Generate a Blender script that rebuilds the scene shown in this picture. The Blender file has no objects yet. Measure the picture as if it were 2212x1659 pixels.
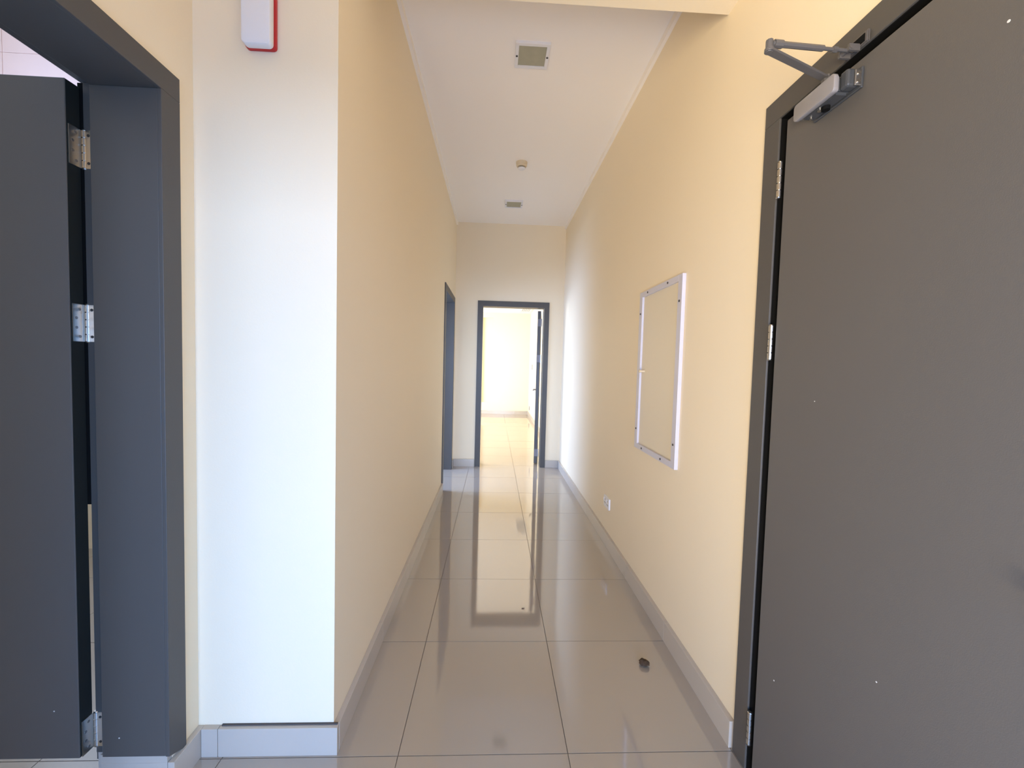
import bpy, bmesh, math, random
from mathutils import Vector, Matrix
random.seed(7)
S = bpy.context.scene
C = S.collection

# ------------------------------------------------------------------ camera
f_px, yaw, pit, rol, H = 894.136, .044, .0463, .0264, 1.3798
cd = bpy.data.cameras.new('camera'); cam = bpy.data.objects.new('camera', cd); C.objects.link(cam)
cd.sensor_fit = 'HORIZONTAL'; cd.sensor_width = 36.0; cd.lens = 36.0 * f_px / 2212
cd.clip_start = .02; cd.clip_end = 200
fw = Vector((math.sin(yaw) * math.cos(pit), math.cos(yaw) * math.cos(pit), -math.sin(pit)))
r0 = Vector((math.cos(yaw), -math.sin(yaw), 0)); u0 = r0.cross(fw)
rr = math.cos(rol) * r0 + math.sin(rol) * u0; uu = -math.sin(rol) * r0 + math.cos(rol) * u0
m = Matrix((rr, uu, -fw)).transposed().to_4x4(); m.translation = (0, 0, H)
cam.matrix_world = m
S.camera = cam

# ------------------------------------------------------------------ view, world, daylight
S.view_settings.view_transform = 'Standard'; S.view_settings.look = 'None'
S.view_settings.gamma = 1; S.view_settings.use_curve_mapping = False
S.view_settings.exposure = 0.63
S.cycles.max_bounces = 16; S.cycles.diffuse_bounces = 10; S.cycles.glossy_bounces = 6
S.cycles.sample_clamp_indirect = 8

w = bpy.data.worlds.new('world'); S.world = w; w.use_nodes = True
bg = w.node_tree.nodes['Background']
bg.inputs[0].default_value = (.42, .62, 1.0, 1); bg.inputs[1].default_value = 1.2


def area(name, loc, direction, sx, sy, power, col, spread=180):
    l = bpy.data.lights.new(name, 'AREA'); l.shape = 'RECTANGLE'; l.size = sx; l.size_y = sy
    l.energy = power; l.color = col; l.spread = math.radians(spread)
    o = bpy.data.objects.new(name, l); C.objects.link(o); o.location = loc
    o.rotation_euler = Vector(direction).to_track_quat('-Z', 'Y').to_euler()
    return o


SKY = (.62, .80, 1.0)
# bright open air facing the entrance behind the camera
area('daylight_entrance', (.3, -12, 2.4), (-.03, 1, -.02), 3, 2.4, 310, (.54, .67, 1.0), 120)
area('daylight_entrance_opening', (0, -.95, .75), (0, 1, -.55), 1.6, 1.4, 34, (.10, .38, 1.0))
# daylight through the windows of the rooms off the corridor
area('daylight_far_room', (-3.55, 8.7, 1.5), (1, 0, -.05), 3.6, 2.2, 185, (.84, .91, 1.0))
area('daylight_side_room', (-2.28, 4.75, 1.4), (1, -.2, -.9), 1.3, 1.9, 88, (.34, .52, 1.0))
area('daylight_wash_room', (-3.65, 1.9, 2.1), (1, -.1, .45), 1.2, 1.4, 60, (.34, .52, 1.0))
area('warm_fill_outside', (-1.95, -3.4, .15), (.25, .6, 1), 1.6, 2.4, 385, (1.0, .78, .46))  # unseen warm fill, added to brighten the ceiling and upper walls

# ------------------------------------------------------------------ materials
def mat(name, col, rough=.6, metal=0, spec=.5, bump=0, bscale=40, mott=0, mscale=3, coat=0, detail=4):
    mt = bpy.data.materials.new(name); mt.use_nodes = True
    nt = mt.node_tree; b = nt.nodes['Principled BSDF']
    b.inputs['Base Color'].default_value = (*col, 1)
    b.inputs['Roughness'].default_value = rough; b.inputs['Metallic'].default_value = metal
    b.inputs['Specular IOR Level'].default_value = spec
    if coat:
        b.inputs['Coat Weight'].default_value = coat; b.inputs['Coat Roughness'].default_value = .08
    tc = nt.nodes.new('ShaderNodeTexCoord')
    if mott:
        n = nt.nodes.new('ShaderNodeTexNoise'); n.inputs['Scale'].default_value = mscale
        n.inputs['Detail'].default_value = detail
        mx = nt.nodes.new('ShaderNodeMix'); mx.data_type = 'RGBA'
        mx.inputs['A'].default_value = (*[c * (1 - mott) for c in col], 1)
        mx.inputs['B'].default_value = (*[min(1, c * (1 + mott)) for c in col], 1)
        nt.links.new(tc.outputs['Object'], n.inputs['Vector'])
        nt.links.new(n.outputs['Fac'], mx.inputs['Factor'])
        nt.links.new(mx.outputs['Result'], b.inputs['Base Color'])
    if bump:
        n2 = nt.nodes.new('ShaderNodeTexNoise'); n2.inputs['Scale'].default_value = bscale
        n2.inputs['Detail'].default_value = 3
        bp = nt.nodes.new('ShaderNodeBump'); bp.inputs['Strength'].default_value = bump
        bp.inputs['Distance'].default_value = .002
        nt.links.new(tc.outputs['Object'], n2.inputs['Vector'])
        nt.links.new(n2.outputs['Fac'], bp.inputs['Height'])
        nt.links.new(bp.outputs['Normal'], b.inputs['Normal'])
    return mt


M_WALL = mat('cream_wall_paint', (.86, .75, .555), .62, spec=.3, bump=.12, bscale=160, mott=.012, mscale=1.5)
M_CEIL = mat('white_ceiling_paint', (.93, .885, .82), .8, spec=.2, bump=.05, bscale=120)
M_TILE = mat('glossy_beige_porcelain', (.385, .325, .255), .055, spec=.5, bump=.035, bscale=5, mott=.03, mscale=2.2)
M_TILE.node_tree.nodes['Principled BSDF'].inputs['IOR'].default_value = 2.6
M_GROUT = mat('grey_brown_grout', (.19, .155, .12), .9, spec=.2)
M_SKIRT = mat('beige_skirting_tile', (.50, .45, .385), .25, spec=.5, mott=.03, mscale=3)
M_GAPSHADOW = mat('joint_gap_shadow', (.10, .09, .085), .9, spec=.1)
M_DOOR = mat('grey_door_paint', (.108, .103, .098), .42, spec=.45, bump=.12, bscale=420, mott=.04, mscale=1.8)
M_FRAME = mat('grey_frame_paint', (.088, .083, .077), .42, spec=.3, bump=.05, bscale=90)
M_BLACK = mat('matte_black', (.006, .006, .006), .8, spec=.1)  # flat black that darkens the door gaps, also on closer details
M_EDGED = mat('dark_leaf_edge', (.018, .022, .022), .6, spec=.2)
M_STEEL = mat('brushed_steel', (.62, .60, .56), .28, metal=1, bump=.05, bscale=200)
M_STEELD = mat('dull_steel', (.34, .33, .32), .45, metal=1)
M_DULL = mat('dull_grey_plate', (.26, .25, .27), .5)
M_SCREW = mat('dark_screw', (.03, .027, .025), .5)
M_CLOSER = mat('silver_grey_enamel', (.27, .26, .27), .38, spec=.5)
M_CLOSERD = mat('dark_slate_enamel', (.055, .06, .068), .4, spec=.5)
M_ARM = mat('grey_arm_enamel', (.105, .10, .10), .4, spec=.5)
M_WHITE = mat('white_plastic', (.78, .78, .80), .4)
M_RED = mat('red_plastic', (.48, .012, .016), .4)
M_PFRAME = mat('white_enamelled_frame', (.60, .59, .66), .4)
M_PANEL = mat('cream_panel_paint', (.76, .68, .52), .45, spec=.4, mott=.015)
M_GLASSY = mat('dusty_frosted_diffuser', (.38, .37, .27), .5, spec=.4, mott=.10, mscale=22, detail=2)
M_IVORY = mat('ivory_plastic', (.68, .57, .39), .5)
M_HUSK = mat('dry_brown_leaf', (.14, .09, .056), .75, spec=.2, mott=.45, mscale=90)
M_WTILE = mat('pale_pink_wall_tile', (.92, .68, .56), .2, mott=.03, mscale=8)
M_CHIP = mat('white_paint_chip', (.7, .7, .7), .6)

# ------------------------------------------------------------------ mesh helpers
def bx(bm, x0, x1, y0, y1, z0, z1):
    v = [bm.verts.new((x, y, z)) for x in (x0, x1) for y in (y0, y1) for z in (z0, z1)]
    for q in ((0, 1, 3, 2), (4, 6, 7, 5), (0, 4, 5, 1), (2, 3, 7, 6), (0, 2, 6, 4), (1, 5, 7, 3)):
        bm.faces.new([v[i] for i in q])


def cyl(bm, p, q, r, r2=None, n=20):
    p, q = Vector(p), Vector(q); d = q - p
    mt = Matrix.Translation((p + q) / 2) @ d.to_track_quat('Z', 'Y').to_matrix().to_4x4()
    bmesh.ops.create_cone(bm, cap_ends=True, segments=n, radius1=r, radius2=r if r2 is None else r2, depth=d.length, matrix=mt)


def bar(bm, p, q, w_, h_, up=(0, 0, 1)):
    """rectangular bar from p to q"""
    p, q = Vector(p), Vector(q); d = (q - p).normalized(); u = Vector(up); s = d.cross(u).normalized(); u = s.cross(d)
    v = [bm.verts.new(e + s * a * w_ / 2 + u * b * h_ / 2) for e in (p, q) for a in (-1, 1) for b in (-1, 1)]
    for t in ((0, 1, 3, 2), (4, 6, 7, 5), (0, 4, 5, 1), (2, 3, 7, 6), (0, 2, 6, 4), (1, 5, 7, 3)):
        bm.faces.new([v[i] for i in t])


def rprism(bm, pts, axis, a0, a1):
    """extrude outline pts (2-D) along axis between a0 and a1; axis 0,1,2"""
    def P(s, t, a):
        return {0: (a, s, t), 1: (s, a, t), 2: (s, t, a)}[axis]
    A = [bm.verts.new(P(s, t, a0)) for s, t in pts]; B = [bm.verts.new(P(s, t, a1)) for s, t in pts]
    bm.faces.new(A); bm.faces.new(B[::-1]); n = len(pts)
    for i in range(n):
        bm.faces.new((A[i], B[i], B[(i + 1) % n], A[(i + 1) % n]))


def rrect(x0, x1, y0, y1, r, n=5):
    o = []
    for cx, cy, a in ((x1 - r, y1 - r, 0), (x0 + r, y1 - r, 90), (x0 + r, y0 + r, 180), (x1 - r, y0 + r, 270)):
        for k in range(n + 1):
            t = math.radians(a + 90 * k / n); o.append((cx + r * math.cos(t), cy + r * math.sin(t)))
    return o


def lathe(bm, prof, cx, cy, n=32):
    rings = [[bm.verts.new((cx + r * math.cos(2 * math.pi * k / n), cy + r * math.sin(2 * math.pi * k / n), z)) for k in range(n)] for r, z in prof]
    for a, b in zip(rings, rings[1:]):
        for k in range(n):
            bm.faces.new((a[k], a[(k + 1) % n], b[(k + 1) % n], b[k]))
    bm.faces.new(rings[0][::-1]); bm.faces.new(rings[-1])


def obj(name, bm, mt, parent=None, bevel=0, smooth=False, seg=2):
    bmesh.ops.recalc_face_normals(bm, faces=bm.faces[:])
    if bevel:
        bmesh.ops.bevel(bm, geom=[e for e in bm.edges if e.is_manifold and e.calc_face_angle(0) > .6], offset=bevel, segments=seg, affect='EDGES', profile=.5)
    me = bpy.data.meshes.new(name); bm.to_mesh(me); bm.free()
    if smooth:
        for p in me.polygons: p.use_smooth = True
        try: me.set_sharp_from_angle(angle=math.radians(35))
        except Exception: pass
    me.materials.append(mt)
    o = bpy.data.objects.new(name, me); C.objects.link(o)
    if parent: o.parent = parent
    return o


def boxes(name, bl, mt, parent=None, bevel=0):
    bm = bmesh.new()
    for b in bl: bx(bm, *b)
    return obj(name, bm, mt, parent, bevel)


def thing(name, label, cat, group=None, loc=(0, 0, 0)):
    """Empty at the thing's base; parts are modelled in world coordinates and offset by fix()"""
    o = bpy.data.objects.new(name, None); C.objects.link(o); o.location = loc; o.empty_display_size = .1
    o['label'] = label; o['category'] = cat
    if group: o['group'] = group
    return o


def fix(root):
    """parts were modelled in world coordinates: shift them into the root's frame"""
    mi = Matrix.Translation(-Vector(root.location))
    for c in root.children:
        c.matrix_local = mi


def tag(o, label, cat=None, group=None, kind=None):
    o['label'] = label
    if cat: o['category'] = cat
    if group: o['group'] = group
    if kind: o['kind'] = kind
    return o


def struct(o, label, cat='wall'):
    o['kind'] = 'structure'; o['label'] = label; o['category'] = cat
    return o


def swall(name, bl, label, mt=None, cat='wall'):
    return struct(boxes(name, bl, mt or M_WALL), label, cat)


# ------------------------------------------------------------------ dimensions (metres, camera over the origin)
XL, XR, XS = -.535, .91, -.997
YP, YE, YB = 1.4285, 5.54, -.8
ZC, ZF, ZB = 3.23, 2.80, 2.813
YF = 11.5
SK, SH = .02, .10                   # skirting: proud, high

# ------------------------------------------------------------------ shell
# near left doorway: opening Y .40 .. 1.30, head 2.17
swall('wall_left', [(-.735, XL, YP + .2, 4.45, 0, ZC), (-.735, XL, 5.35, YE, 0, ZC), (-.735, XL, 4.45, 5.35, 2.165, ZC)],
      'cream corridor wall on the left, with a grey-framed doorway near its far end')
swall('wall_left_pier', [(-1.217, XL, YP, YP + .2, 0, ZC)], 'short cream wall facing the viewer beside the near left door, under the fire alarm')
swall('wall_left_entrance', [(-1.217, XS, YB, .383, 0, ZC), (-1.217, XS, 1.31, YP, .0, ZC), (-1.217, XS, .385, 1.31, 2.182, ZC)],
      'narrow cream side wall around the near left door frame')
swall('wall_right', [(XR, XR + .2, YP - .05, YE, 0, ZC), (XR, XR + .2, YB, .33, 0, ZC), (XR, XR + .2, .33, YP - .05, 2.22, ZC)],
      'long cream corridor wall on the right, with the white-framed panel')
swall('wall_end', [(-.535, -.18, YE, YE + .2, 0, ZC), (.665, XR, YE, YE + .2, 0, ZC), (-.18, .665, YE, YE + .2, 2.16, ZC)],
      'cream end wall of the corridor around the open far doorway')
swall('wall_rear', [(-1.235, -.85, YB - .2, YB, 0, ZC), (.80, XR + .2, YB - .2, YB, 0, ZC), (-.85, .80, YB - .2, YB, 2.16, ZC)],
      'cream wall around the entrance opening behind the viewer')
swall('ceiling', [(-1.235, XR + .2, YB - .2, YE + .2, ZC, ZC + .1)], 'flat white ceiling high over the corridor', M_CEIL, 'ceiling')
swall('ceiling_beam', [(XL, XR, YP, 1.70, ZB, ZC)], 'cream beam crossing under the ceiling at the near end', None, 'beam')
swall('trim_1', [(XL, XL + .02, 1.70, YE, ZC - .038, ZC)], 'pale strip where the left corridor wall meets the ceiling', M_CEIL, 'trim')
swall('trim_2', [(XR - .02, XR, 1.70, YE, ZC - .038, ZC)], 'pale strip where the right corridor wall meets the ceiling', M_CEIL, 'trim')

# far room
FX0, FX1 = -3.5, .97
swall('wall_far_right', [(FX1, FX1 + .2, YE + .2, YF + .6, 0, ZF)], 'sunlit wall on the right side of the far room')
swall('wall_far_end', [(FX0, -.33, YF, YF + .6, 0, ZF), (-.055, FX1, YF, YF + .6, 0, ZF), (-.33, -.055, YF, YF + .6, 0, .325),
                       (-.33, -.055, YF, YF + .6, 2.66, ZF), (-.33, -.055, YF + .05, YF + .6, .325, 2.66)],
      'cream back wall of the far room with a tall shallow recess at its left')
swall('wall_far_left', [(FX0 - .2, FX0, YE + .2, 6.8, 0, ZF), (FX0 - .2, FX0, 10.6, YF + .6, 0, ZF),
                        (FX0 - .2, FX0, 6.8, 10.6, 0, .3), (FX0 - .2, FX0, 6.8, 10.6, 2.6, ZF)],
      'wall of the far room that holds its wide window')
swall('wall_far_front', [(FX0, -.535, YE, YE + .2, 0, ZF), (XR, FX1, YE, YE + .2, 0, ZF)], 'far room side of the corridor end wall')
swall('ceiling_far_room', [(FX0 - .2, FX1 + .2, YE + .2, YF + .6, ZF, ZF + .1)], 'white ceiling of the far room seen through its doorway', M_CEIL, 'ceiling')

# side room behind the left doorway
swall('wall_side_room', [(-2.3, -.735, 3.2, 3.3, 0, 2.8), (-2.4, -2.3, 3.2, 4.1, 0, 2.8), (-2.4, -2.3, 5.45, YE, 0, 2.8),
                         (-2.4, -2.3, 4.1, 5.45, 0, .4), (-2.4, -2.3, 4.1, 5.45, 2.4, 2.8)],
      'walls of the small room off the far end of the corridor')
swall('ceiling_side_room', [(-2.4, -.735, 3.2, YE, 2.8, 2.9)], 'ceiling of the small room off the corridor', M_CEIL, 'ceiling')

# wash room behind the near left door (its own, higher ceiling)
ZW = 3.9
swall('wall_wash_room', [(-3.7, -1.217, -.6, -.5, 0, ZW), (-3.7, -1.217, 3.0, 3.1, 0, ZW), (-3.7, -3.6, -.5, 1.3, 0, ZW), (-3.7, -3.6, 2.5, 3.0, 0, ZW),
                         (-3.7, -3.6, 1.3, 2.5, 0, 1.4), (-3.7, -3.6, 1.3, 2.5, 2.8, ZW), (-1.217, -1.1, -.5, 3.0, ZC + .1, ZW)],
      'walls of the small room behind the near left door')
swall('ceiling_wash_room', [(-3.7, -1.1, -.6, 3.1, ZW, ZW + .1)], 'ceiling of the small room behind the near left door', M_CEIL, 'ceiling')
tw = struct(boxes('wall_tiled', [(-3.6, -1.3, 2.992, 3.0, 2.4, ZW)], M_GROUT), 'pale tiled wall glimpsed over the near left door leaf')
for ix in range(4):
    for iz in range(3):
        x0, z0 = -3.904 + ix * .6, 2.30 + iz * .53
        boxes('wall_tile', [(max(x0, -3.6), x0 + .597, 2.984, 2.992, z0, z0 + .527)], M_WTILE, tw)

# ------------------------------------------------------------------ floor
floor = swall('floor', [(-3.7, 1.3, YB - .4, YF + .6, -.12, -.003)], 'glossy beige tiled floor running down the corridor', M_GROUT, 'floor')
rects = [(XS, XR + .05, YB - .2, YP), (XL, XR, YP, YE), (-.17, .655, YE, YE + .2), (FX0, FX1, YE + .2, YF),
         (-.735, XL, 4.46, 5.34), (-2.3, -.735, 3.3, YE), (-1.217, XS, .40, 1.30), (-3.6, -1.217, -.5, 3.0)]
XJ, Y0, T, G = .296, 1.403, .6, .0014
tile_me = {}
for i in range(-7, 4):
    for j in range(-5, 18):
        cx0, cx1 = XJ + i * T - T + G, XJ + i * T - G
        cy0, cy1 = Y0 + j * T + G, Y0 + (j + 1) * T - G
        bl = []
        for a, b, c_, d in rects:
            x0, x1, y0, y1 = max(cx0, a), min(cx1, b), max(cy0, c_), min(cy1, d)
            if x1 - x0 > .004 and y1 - y0 > .004:
                bl.append((x0 - cx0, x1 - cx0, y0 - cy0, y1 - cy0, -.01, 0))
        if not bl: continue
        key = tuple(tuple(round(v, 4) for v in b) for b in bl)
        if key in tile_me:
            o = bpy.data.objects.new('tile', tile_me[key]); C.objects.link(o); o.parent = floor
        else:
            o = boxes('tile', bl, M_TILE, floor); tile_me[key] = o.data
        # laid very slightly out of level, as real tiles are
        o.location = (cx0, cy0, random.uniform(-.0003, .0003))

# ------------------------------------------------------------------ skirting, tile by tile
def skirting(name, label, runs, joint=False):
    p = bpy.data.objects.new(name, None); C.objects.link(p); struct(p, label, 'skirting')
    for ax, c0, c1, a, cuts in runs:      # ax 'Y': runs along Y between x=c0..c1 ; cuts = list of positions
        for s, e in zip(cuts, cuts[1:]):
            g = .0008
            if ax == 'Y': b = (c0, c1, s + g, e - g, 0, SH)
            else: b = (s + g, e - g, c0, c1, 0, SH)
            boxes('skirting_tile', [b], M_SKIRT, p, .0012)
    return p


def cuts(a, b, first=None, step=.6):
    o = [a]; t = first if first is not None else a + step
    while t < b - .03: o.append(t); t += step
    return o + [b]


skirting('baseboard_left', 'tiled skirting along the left corridor wall', [('Y', XL, XL + SK, 0, cuts(YP, 4.385, Y0 + .6)), ('Y', XL, XL + SK, 0, [5.42, YE])])
skirting('baseboard_right', 'tiled skirting along the right corridor wall', [('Y', XR - SK, XR, 0, cuts(1.415, YE, Y0 + .6))])
skirting('baseboard_end', 'low tiled skirting either side of the far doorway', [('X', YE - SK, YE, 0, [XL + SK, -.24]), ('X', YE - SK, YE, 0, [.72, XR - SK])])
pb = skirting('baseboard_pier', 'pale tiled skirting under the short wall by the near left door',
              [('X', YP - SK, YP, 0, [XS + SK, -.921, XL + SK]), ('Y', XS, XS + SK, 0, [1.29, YP]), ('X', 1.29, 1.31, 0, [-1.200, XS])])
boxes('joint_shadow', [(-.915, XL + .015, YP - .007, YP, SH, SH + .004)], M_GAPSHADOW, pb)  # dark strip stands in for the shadow in the gap above the skirting
boxes('notch', [(-1.217, -1.200, 1.303, 1.315, 0, .128), (-1.200, -.998, 1.291, 1.311, SH, .128)], M_SKIRT, pb)
skirting('baseboard_far_room', 'pale skirting along the far room walls', [('X', YF - .012, YF, 0, cuts(FX0 + .5, FX1, -3.0)), ('Y', FX1 - .012, FX1, 0, cuts(YE + .25, YF - .012))])

# ------------------------------------------------------------------ hinges
def hinge(parent, px, py, z, mode, length=.11, r=.0075):
    """knuckle barrel of five joints; mode 'barrel' or 'leaves'"""
    h = bmesh.new(); n = 5; seg = length / n
    for k in range(n):
        cyl(h, (px, py, z - length / 2 + k * seg + .0015), (px, py, z - length / 2 + (k + 1) * seg - .0015), r, n=16)
    cyl(h, (px, py, z - length / 2 - .001), (px, py, z + length / 2 + .001), r * .68, n=12)
    for s in (-1, 1): cyl(h, (px, py, z + s * length / 2), (px, py, z + s * (length / 2 + .003)), r * 1.08, r * .8 if s > 0 else r * .8, n=16)
    ho = obj('hinge', h, M_STEEL, parent, smooth=True)
    if mode == 'leaves':
        boxes('hinge_plate', [(px + .004, px + .031, py - .0045, py - .0015, z - length / 2, z + length / 2)], M_STEEL, ho)
        boxes('hinge_plate', [(px - .0088, px - .006, py - .040, py - .004, z - length / 2, z + length / 2)], M_STEEL, ho)
        for dz, dx in ((-.04, .010), (-.014, .022), (.014, .022), (.04, .010)):
            b = bmesh.new(); cyl(b, (px + .004 + dx, py - .0052, z + dz), (px + .004 + dx, py - .003, z + dz), .0042, n=12)
            obj('screw', b, M_SCREW, ho)
            b = bmesh.new(); cyl(b, (px - .0068, py - .012 - dx * .8, z + dz), (px - .0054, py - .012 - dx * .8, z + dz), .0042, n=12)
            obj('screw', b, M_STEELD, ho)
    return ho


def spot(parent, p, nrm, r):
    b = bmesh.new(); p = Vector(p); cyl(b, p, p + Vector(nrm) * .0006, r, n=9)
    return obj('paint_chip', b, M_CHIP, parent)


# ------------------------------------------------------------------ door 1: near left, leaf swung open into the wash room
d1 = bpy.data.objects.new('door_1', None); C.objects.link(d1)
struct(d1, 'near left grey door, leaf swung away into the room, three steel hinges showing', 'door')
zf = .10
b = bmesh.new(); rprism(b, [(1.283, .127), (1.355, .092), (1.355, 2.155), (1.283, 2.155)], 0, -.997, -.985)
obj('door_jamb', b, M_FRAME, d1, .0015)
boxes('door_jamb', [(-1.187, -.997, 1.2835, 1.312, .128, 2.155), (-1.220, -1.187, 1.300, 1.312, .128, 2.170),
                    (-1.2245, -1.217, 1.306, 1.34, zf, 2.17)], M_FRAME, d1, .0015)
boxes('door_head', [(-.997, -.985, .34, 1.355, 2.155, 2.226), (-1.187, -.997, .40, 1.3125, 2.1555, 2.18), (-1.220, -1.187, .385, 1.312, 2.170, 2.18),
                    (-1.229, -1.217, .385, 1.34, 2.17, 2.226)], M_FRAME, d1, .0015)
boxes('door_jamb', [(-.997, -.985, .34, .425, zf, 2.155), (-1.187, -.997, .386, .4245, zf, 2.155), (-1.220, -1.187, .385, .40, zf, 2.17)], M_FRAME, d1, .0015)
lf = boxes('door_leaf', [(-2.13, -1.2295, 1.258, 1.300, .150, 2.155)], M_DOOR, d1, .002)
boxes('dark_edge_strip', [(-1.2297, -1.2286, 1.2605, 1.2985, .152, 2.153)], M_EDGED, lf)  # dark strip added over the leaf's hinge edge
boxes('gap_blackout', [(-1.235, -1.218, 1.3004, 1.3050, .92, 2.168)], M_BLACK, d1)  # black strip added to block light through the upper hinge gap
for z in (1.978, 1.470, .205): hinge(d1, -1.2195, 1.3035, z, 'leaves')
spot(lf, (-1.30, 1.258, .30), (0, -1, 0), .002)
spot(d1, (-1.135, 1.283, .19), (0, -1, 0), .0022)
b = bmesh.new()
for s in (-1,):
    cyl(b, (-2.07, 1.258, 1.02), (-2.07, 1.21, 1.02), .009); cyl(b, (-2.07, 1.215, 1.02), (-1.95, 1.215, 1.02), .008)
obj('lever_handle', b, M_STEEL, d1, smooth=True)

# ------------------------------------------------------------------ door 2: right, closed, with overhead closer
d2 = bpy.data.objects.new('door_2', None); C.objects.link(d2)
struct(d2, 'closed grey door on the right with an overhead closer at its top', 'door')
FXF = .898
boxes('door_jamb', [(FXF, .955, 1.332, 1.406, 0, 2.195), (.948, 1.10, 1.290, 1.385, 0, 2.20)], M_FRAME, d2, .002)
boxes('door_head', [(FXF, .955, .30, 1.406, 2.195, 2.268), (.948, 1.10, .35, 1.39, 2.155, 2.215)], M_FRAME, d2, .002)
boxes('door_jamb', [(FXF, .955, .30, .38, 0, 2.195), (.948, 1.10, .35, .43, 0, 2.20)], M_FRAME, d2, .002)
boxes('gap_blackout', [(.904, .948, 1.3300, 1.333, 0, 2.195), (.904, .948, .38, 1.3305, 2.192, 2.196), (.940, .948, 1.285, 1.332, 0, 2.195), (.940, .948, .38, 1.332, 2.15, 2.195)], M_BLACK, d2)  # black lining added to darken the gap around the closed leaf
lf2 = boxes('door_leaf', [(.900, .940, .388, 1.298, .008, 2.168)], M_DOOR, d2, .002)
for z in (1.990, 1.474, .170): hinge(d2, .8935, 1.3110, z, 'barrel')
spot(lf2, (.900, .728, 2.014), (-1, 0, 0), .0026); spot(lf2, (.900, 1.216, .413), (-1, 0, 0), .0022); spot(lf2, (.900, .886, .67), (-1, 0, 0), .0018)
spot(lf2, (.900, 1.12, 1.30), (-1, 0, 0), .0014); spot(lf2, (.900, .62, 1.05), (-1, 0, 0), .0014)
# far-side lever handle, out of the frame but part of the door
b = bmesh.new(); cyl(b, (.90, .46, 1.02), (.845, .46, 1.02), .009); cyl(b, (.85, .46, 1.02), (.85, .58, 1.02), .008)
obj('lever_handle', b, M_STEEL, lf2, smooth=True)
# overhead closer
cl = bpy.data.objects.new('door_closer', None); C.objects.link(cl); cl.parent = d2
b = bmesh.new(); rprism(b, rrect(1.045, 1.188, 2.094, 2.140, .010), 0, .840, .852)
rprism(b, rrect(1.05, 1.182, 2.097, 2.137, .006), 0, .850, .858)
obj('closer_cover', b, M_CLOSER, cl, .002, True)
b = bmesh.new(); bx(b, .853, .893, 1.055, 1.176, 2.094, 2.136)
bmesh.ops.bevel(b, geom=b.edges[:], offset=.006, segments=3, affect='EDGES')
obj('closer_body', b, M_CLOSERD, cl, smooth=True)
boxes('mounting_plate', [(.893, .900, 1.024, 1.180, 2.092, 2.144)], M_CLOSERD, cl, .002)
b = bmesh.new(); rprism(b, rrect(2.098, 2.150, .855, .898, .010)[::1], 1, 1.030, 1.056) if False else bx(b, .862, .894, 1.030, 1.056, 2.098, 2.142)
obj('end_cap', b, M_CLOSERD, cl, .006)
for z in (2.106, 2.126):
    b = bmesh.new(); cyl(b, (.886, 1.0225, z), (.886, 1.0305, z), .0042, n=12); obj('screw', b, M_STEEL, cl, smooth=True)
boxes('screw_plate', [(.878, .895, 1.025, 1.030, 2.097, 2.136)], M_STEELD, cl, .002)
b = bmesh.new(); cyl(b, (.872, 1.108, 2.094), (.872, 1.108, 2.084), .010); obj('valve_cap', b, M_BLACK, cl, smooth=True)
b = bmesh.new(); cyl(b, (.866, 1.121, 2.094), (.866, 1.121, 2.089), .006); obj('valve_screw', b, M_STEEL, cl, smooth=True)
b = bmesh.new(); cyl(b, (.872, 1.160, 2.094), (.872, 1.160, 2.090), .004); obj('valve_screw', b, M_STEEL, cl, smooth=True)
ZA = 2.163
b = bmesh.new(); cyl(b, (.862, 1.100, 2.138), (.862, 1.100, ZA + .004), .011, n=6); obj('spindle', b, M_ARM, cl, smooth=True)
b = bmesh.new(); bar(b, (.868, 1.103, ZA - .002), (.650, 1.018, ZA - .002), .019, .006)
cyl(b, (.650, 1.018, ZA - .006), (.650, 1.018, ZA + .002), .0105)
obj('main_arm', b, M_ARM, cl, .001)
b = bmesh.new(); cyl(b, (.650, 1.018, ZA - .008), (.650, 1.018, ZA + .022), .0085, n=8); obj('elbow_pin', b, M_ARM, cl, .001)
b = bmesh.new(); cyl(b, (.655, 1.016, ZA + .013), (.795, 1.030, ZA + .020), .0068, n=8)
cyl(b, (.660, 1.0165, ZA + .0132), (.682, 1.0187, ZA + .0143), .0092, n=10)
cyl(b, (.79, 1.0295, ZA + .0195), (.868, 1.040, ZA + .026), .0042, n=10); cyl(b, (.822, 1.034, ZA + .022), (.834, 1.0356, ZA + .023), .0070, n=6)
obj('forearm', b, M_ARM, cl, smooth=True)
b = bmesh.new(); bx(b, .890, .898, 1.010, 1.078, 2.192, 2.224)
bmesh.ops.bevel(b, geom=b.edges[:], offset=.003, segments=2, affect='EDGES')
bx(b, .862, .890, 1.058, 1.064, 2.184, 2.200); bx(b, .862, .890, 1.030, 1.036, 2.184, 2.200)
cyl(b, (.868, 1.028, 2.192), (.868, 1.068, 2.192), .005)
obj('frame_bracket', b, M_ARM, cl)
boxes('bracket_recess', [(.8885, .890, 1.018, 1.052, 2.198, 2.217)], M_BLACK, cl)

# ------------------------------------------------------------------ door 3: doorway in the left wall, far end
d3 = bpy.data.objects.new('door_3', None); C.objects.link(d3)
struct(d3, 'grey steel door frame in the left corridor wall near the far end', 'door')
boxes('door_jamb', [(XL, XL + .012, 4.385, 4.46, 0, 2.15), (-.735, XL, 4.445, 4.46, 0, 2.15)], M_FRAME, d3)
boxes('door_jamb', [(XL, XL + .012, 5.34, 5.415, 0, 2.15), (-.735, XL, 5.34, 5.355, 0, 2.15)], M_FRAME, d3)
boxes('door_head', [(XL, XL + .012, 4.385, 5.415, 2.15, 2.222), (-.735, XL, 4.445, 5.355, 2.15, 2.17)], M_FRAME, d3)

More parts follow.
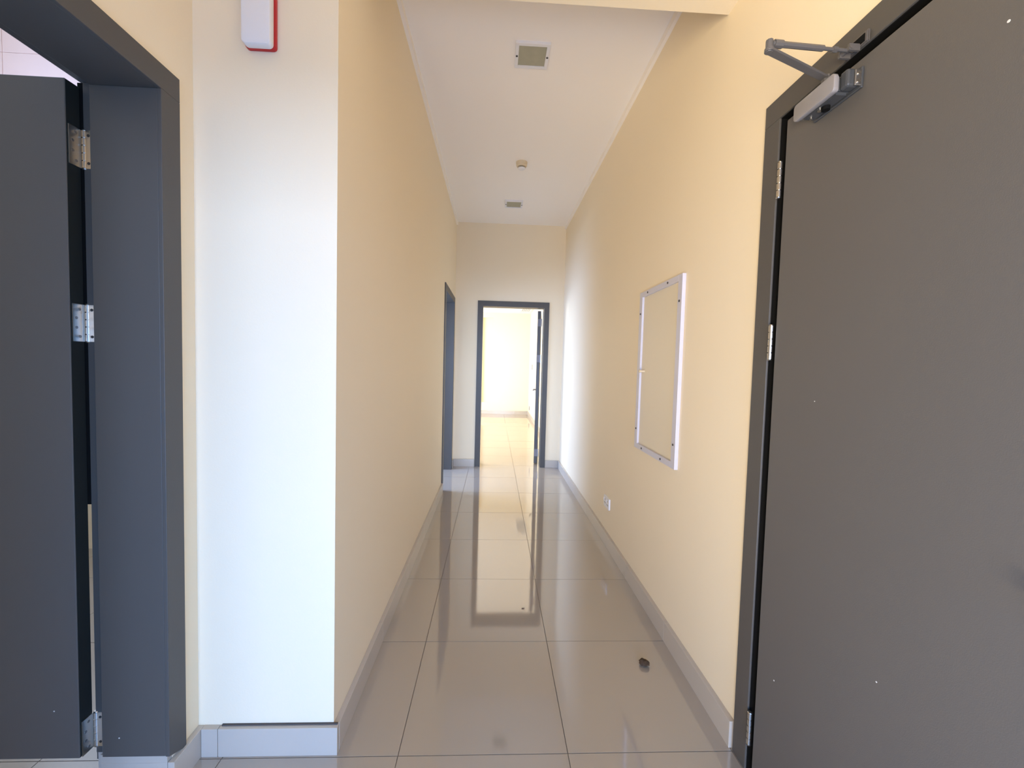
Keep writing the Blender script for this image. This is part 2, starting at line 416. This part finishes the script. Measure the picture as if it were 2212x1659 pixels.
# ------------------------------------------------------------------ door 4: far doorway, leaf swung into the far room
d4 = bpy.data.objects.new('door_4', None); C.objects.link(d4)
struct(d4, 'grey framed doorway in the end wall, its leaf swung into the bright room', 'door')
fy = YE - .012
boxes('door_jamb', [(-.236, -.165, fy, YE, 0, 2.147), (-.185, -.165, YE, 5.69, 0, 2.147), (-.185, -.178, 5.69, 5.745, 0, 2.155)], M_FRAME, d4)
boxes('door_jamb', [(.65, .716, fy, YE, 0, 2.147), (.65, .67, YE, 5.69, 0, 2.147), (.663, .67, 5.69, 5.745, 0, 2.155)], M_FRAME, d4)
boxes('door_head', [(-.236, .716, fy, YE, 2.147, 2.218), (-.185, .67, YE, 5.69, 2.147, 2.165), (-.178, .663, 5.69, 5.745, 2.155, 2.165)], M_FRAME, d4)
leaf4 = boxes('door_leaf', [(-.045, 0, 0, .83, .012, 2.13)], M_DOOR, d4, .002)
leaf4.location = (.628, 5.725, 0); leaf4.rotation_euler = (0, 0, -math.radians(7))
for z in (1.97, 1.475, .16):
    boxes('hinge_plate', [(-.040, .004, -.003, 0, z - .05, z + .05)], M_DULL, leaf4)
    b = bmesh.new(); cyl(b, (.010, -.004, z - .055), (.010, -.004, z + .055), .007); obj('hinge_barrel', b, M_STEEL, leaf4, smooth=True)
b = bmesh.new(); cyl(b, (-.045, .765, 1.0), (-.100, .765, 1.0), .011); cyl(b, (-.096, .775, 1.0), (-.096, .655, .995), .010)
cyl(b, (-.045, .765, 1.0), (-.052, .765, 1.0), .026)
obj('lever_handle', b, M_STEELD, leaf4, smooth=True)

# ------------------------------------------------------------------ access panel on the right wall
ap = thing('access_panel', 'tall cream access panel with a screwed white frame on the right corridor wall', 'wall panel', loc=(XR, 2.26, .886))
y0, y1, z0, z1, wv, wh = 1.970, 2.552, .886, 1.842, .046, .031
x0, x1 = XR - .018, XR
boxes('panel_board', [(XR - .006, XR, y0 + .02, y1 - .02, z0 + .02, z1 - .02)], M_PANEL, ap)
boxes('frame_rail', [(x0, x1, y0, y0 + wv, z0, z1)], M_PFRAME, ap, .0015)
boxes('frame_rail', [(x0, x1, y1 - wv, y1, z0, z1)], M_PFRAME, ap, .0015)
boxes('frame_rail', [(x0, x1, y0 + wv, y1 - wv, z1 - wh, z1)], M_PFRAME, ap, .0015)
boxes('frame_rail', [(x0, x1, y0 + wv, y1 - wv, z0, z0 + wh)], M_PFRAME, ap, .0015)
for yy, zz in ((y0 + .024, z0 + .12), (y0 + .024, z1 - .13), (y1 - .024, z0 + .12), (y1 - .024, z1 - .13),
               (y0 + .17, z1 - .015), (y1 - .13, z1 - .015), (y0 + .17, z0 + .015), (y1 - .13, z0 + .015)):
    b = bmesh.new(); cyl(b, (x0 - .003, yy, zz), (x0 + .002, yy, zz), .0055, n=12); obj('screw', b, M_SCREW, ap)
b = bmesh.new(); cyl(b, (XR - .006, 2.455, 1.362), (XR - .034, 2.455, 1.362), .007); cyl(b, (XR - .034, 2.455, 1.362), (XR - .04, 2.455, 1.362), .009)
obj('latch_knob', b, M_IVORY, ap, smooth=True)
fix(ap)

# ------------------------------------------------------------------ wall sockets and switch
def socket(name, label, cat, y, z, wy, hz, X, pm=None, group=None):
    t = thing(name, label, cat, group, loc=(X, y, z - hz / 2))
    b = bmesh.new(); rprism(b, rrect(y - wy / 2, y + wy / 2, z - hz / 2, z + hz / 2, .006), 0, X - .012, X); obj('face_plate', b, pm or M_WHITE, t, .0015)
    for s in ((-1, 1) if wy > .12 else (0,)):
        yc = y + s * .034
        if name == 'wall_socket':
            for dy, dz in ((0, .018), (-.011, -.008), (.011, -.008)):
                boxes('pin_slot', [(X - .0127, X - .0118, yc + dy - .0035, yc + dy + .0035, z + dz - .005 - .004, z + dz + .001)], M_SCREW, t)
        boxes('rocker', [(X - .0155, X - .012, yc + (.022 if name == 'wall_socket' else -.012), yc + (.030 if name == 'wall_socket' else .012), z - .002 if name == 'wall_socket' else z - .02, z + .022)], M_WHITE, t, .001)
    fix(t); return t


socket('wall_socket', 'small white double socket low on the right corridor wall', 'socket', 3.148, .329, .146, .086, XR)
socket('light_switch', 'grey switch plate at shoulder height on the far room wall', 'switch', 10.5, 1.335, .10, .13, FX1, M_DULL)
socket('wall_socket', 'little grey socket near the floor on the far room right wall', 'socket', 11.0, .235, .10, .10, FX1, M_DULL)

# ------------------------------------------------------------------ fire alarm on the pier
fa = thing('fire_alarm', 'white box alarm with a red back plate high on the short wall', 'alarm', loc=(-.775, YP, 2.37))
b = bmesh.new(); rprism(b, rrect(-.825, -.7285, 2.374, 2.60, .012), 1, YP - .014, YP); obj('back_plate', b, M_RED, fa, .002, True)
b = bmesh.new(); rprism(b, rrect(-.822, -.7325, 2.372, 2.60, .014), 1, YP - .042, YP - .014); obj('sounder_body', b, M_WHITE, fa, .004, True)
fix(fa)

# ------------------------------------------------------------------ ceiling fittings
def downlight(label, cx, cy, s=.2):
    t = thing('ceiling_light', label, 'ceiling light', 'square ceiling lights along the corridor', (cx, cy, ZC))
    h = s / 2; w_ = .019
    b = bmesh.new()
    for q in ((cx - h, cx - h + w_, cy - h, cy + h), (cx + h - w_, cx + h, cy - h, cy + h), (cx - h + w_, cx + h - w_, cy - h, cy - h + w_), (cx - h + w_, cx + h - w_, cy + h - w_, cy + h)):
        bx(b, *q, ZC - .016, ZC)
    obj('frame', b, M_WHITE, t)
    boxes('diffuser', [(cx - h + w_, cx + h - w_, cy - h + w_, cy + h - w_, ZC - .010, ZC)], M_GLASSY, t)
    for s_ in (-1, 1):
        b = bmesh.new(); cyl(b, (cx + s_ * (h - w_ / 2), cy, ZC - .0185), (cx + s_ * (h - w_ / 2), cy, ZC - .015), .0062, n=12); obj('screw', b, M_SCREW, t)
    fix(t); return t


downlight('nearer square ceiling light with a white frame and dusty grey glass', .180, 2.547)
downlight('farther square ceiling light near the end wall, looking all grey', .180, 4.838)
sd = thing('smoke_detector', 'round ivory smoke detector between the two ceiling lights', 'smoke detector', loc=(.206, 3.87, ZC))
b = bmesh.new(); lathe(b, [(.052, ZC), (.052, ZC - .010), (.049, ZC - .014), (.047, ZC - .020)], .206, 3.87); obj('base', b, M_IVORY, sd, smooth=True)
b = bmesh.new(); lathe(b, [(.049, ZC - .020), (.049, ZC - .030), (.040, ZC - .042)], .206, 3.87); obj('housing', b, M_IVORY, sd, smooth=True)
b = bmesh.new(); lathe(b, [(.031, ZC - .042), (.031, ZC - .052)], .206, 3.87); obj('vent_ring', b, M_SCREW, sd, smooth=True)
b = bmesh.new(); lathe(b, [(.036, ZC - .046), (.036, ZC - .048)], .206, 3.87); obj('vent_fin', b, M_IVORY, sd, smooth=True)
b = bmesh.new(); lathe(b, [(.034, ZC - .052), (.030, ZC - .059), (.014, ZC - .063)], .206, 3.87); obj('cap', b, M_WHITE, sd, smooth=True)
fix(sd)

gr = thing('ceiling_grille', 'white slatted air grille in the far room ceiling', 'grille', loc=(.80, 10.5, ZF))
boxes('grille_frame', [(.66, .69, 10.05, 11.0, ZF - .012, ZF), (.90, .93, 10.05, 11.0, ZF - .012, ZF), (.69, .90, 10.05, 10.08, ZF - .012, ZF), (.69, .90, 10.97, 11.0, ZF - .012, ZF)], M_WHITE, gr)
boxes('dark_duct', [(.69, .90, 10.08, 10.97, ZF - .002, ZF)], M_SCREW, gr)
for k in range(5):
    x = .705 + k * .042
    boxes('slat', [(x, x + .028, 10.08, 10.97, ZF - .011, ZF - .004)], M_WHITE, gr)
fix(gr)

# ------------------------------------------------------------------ litter on the floor
def husk():
    b = bmesh.new(); nu, nv = 15, 11; g = []
    for i in range(nu):
        u = i / (nu - 1); row = []
        for j in range(nv):
            v = j / (nv - 1) * 2 - 1
            wid = .021 * (math.sin(math.pi * (u * .86 + .10)) ** .75) * (1 + .12 * math.sin(9 * u))
            a = v * 2.05
            x = (u - .5) * .050
            y = wid * math.sin(a)
            z = .0145 - wid * .72 * math.cos(a) + .0016 * math.sin(v * 13) * (1 - abs(v) * .3) + .0012 * math.sin(u * 17 + v * 4)
            z = .0145 - (z - .0145)        # curl downwards, ribs up
            row.append(b.verts.new((x + .002 * math.sin(v * 7), y, max(z, .0006))))
        g.append(row)
    for i in range(nu - 1):
        for j in range(nv - 1):
            b.faces.new((g[i][j], g[i + 1][j], g[i + 1][j + 1], g[i][j + 1]))
    bmesh.ops.solidify(b, geom=b.faces[:], thickness=.0009)
    return b


dl = obj('dry_leaf', husk(), M_HUSK, smooth=True)
tag(dl, 'curled brown dry leaf lying alone on the floor tiles', 'leaf')
dl.location = (.730, 1.832, 0); dl.rotation_euler = (0, 0, math.radians(-28)); dl.scale = (.92, .92, .95)
b = bmesh.new(); bx(b, -.006, .006, -.003, .003, 0, .003); bx(b, -.002, .010, -.0015, .0015, .002, .004)
cr = obj('crumb', b, M_HUSK); tag(cr, 'tiny dark crumb on the floor in the doorway reflection', 'crumb'); cr.location = (.195, 2.28, .0003)
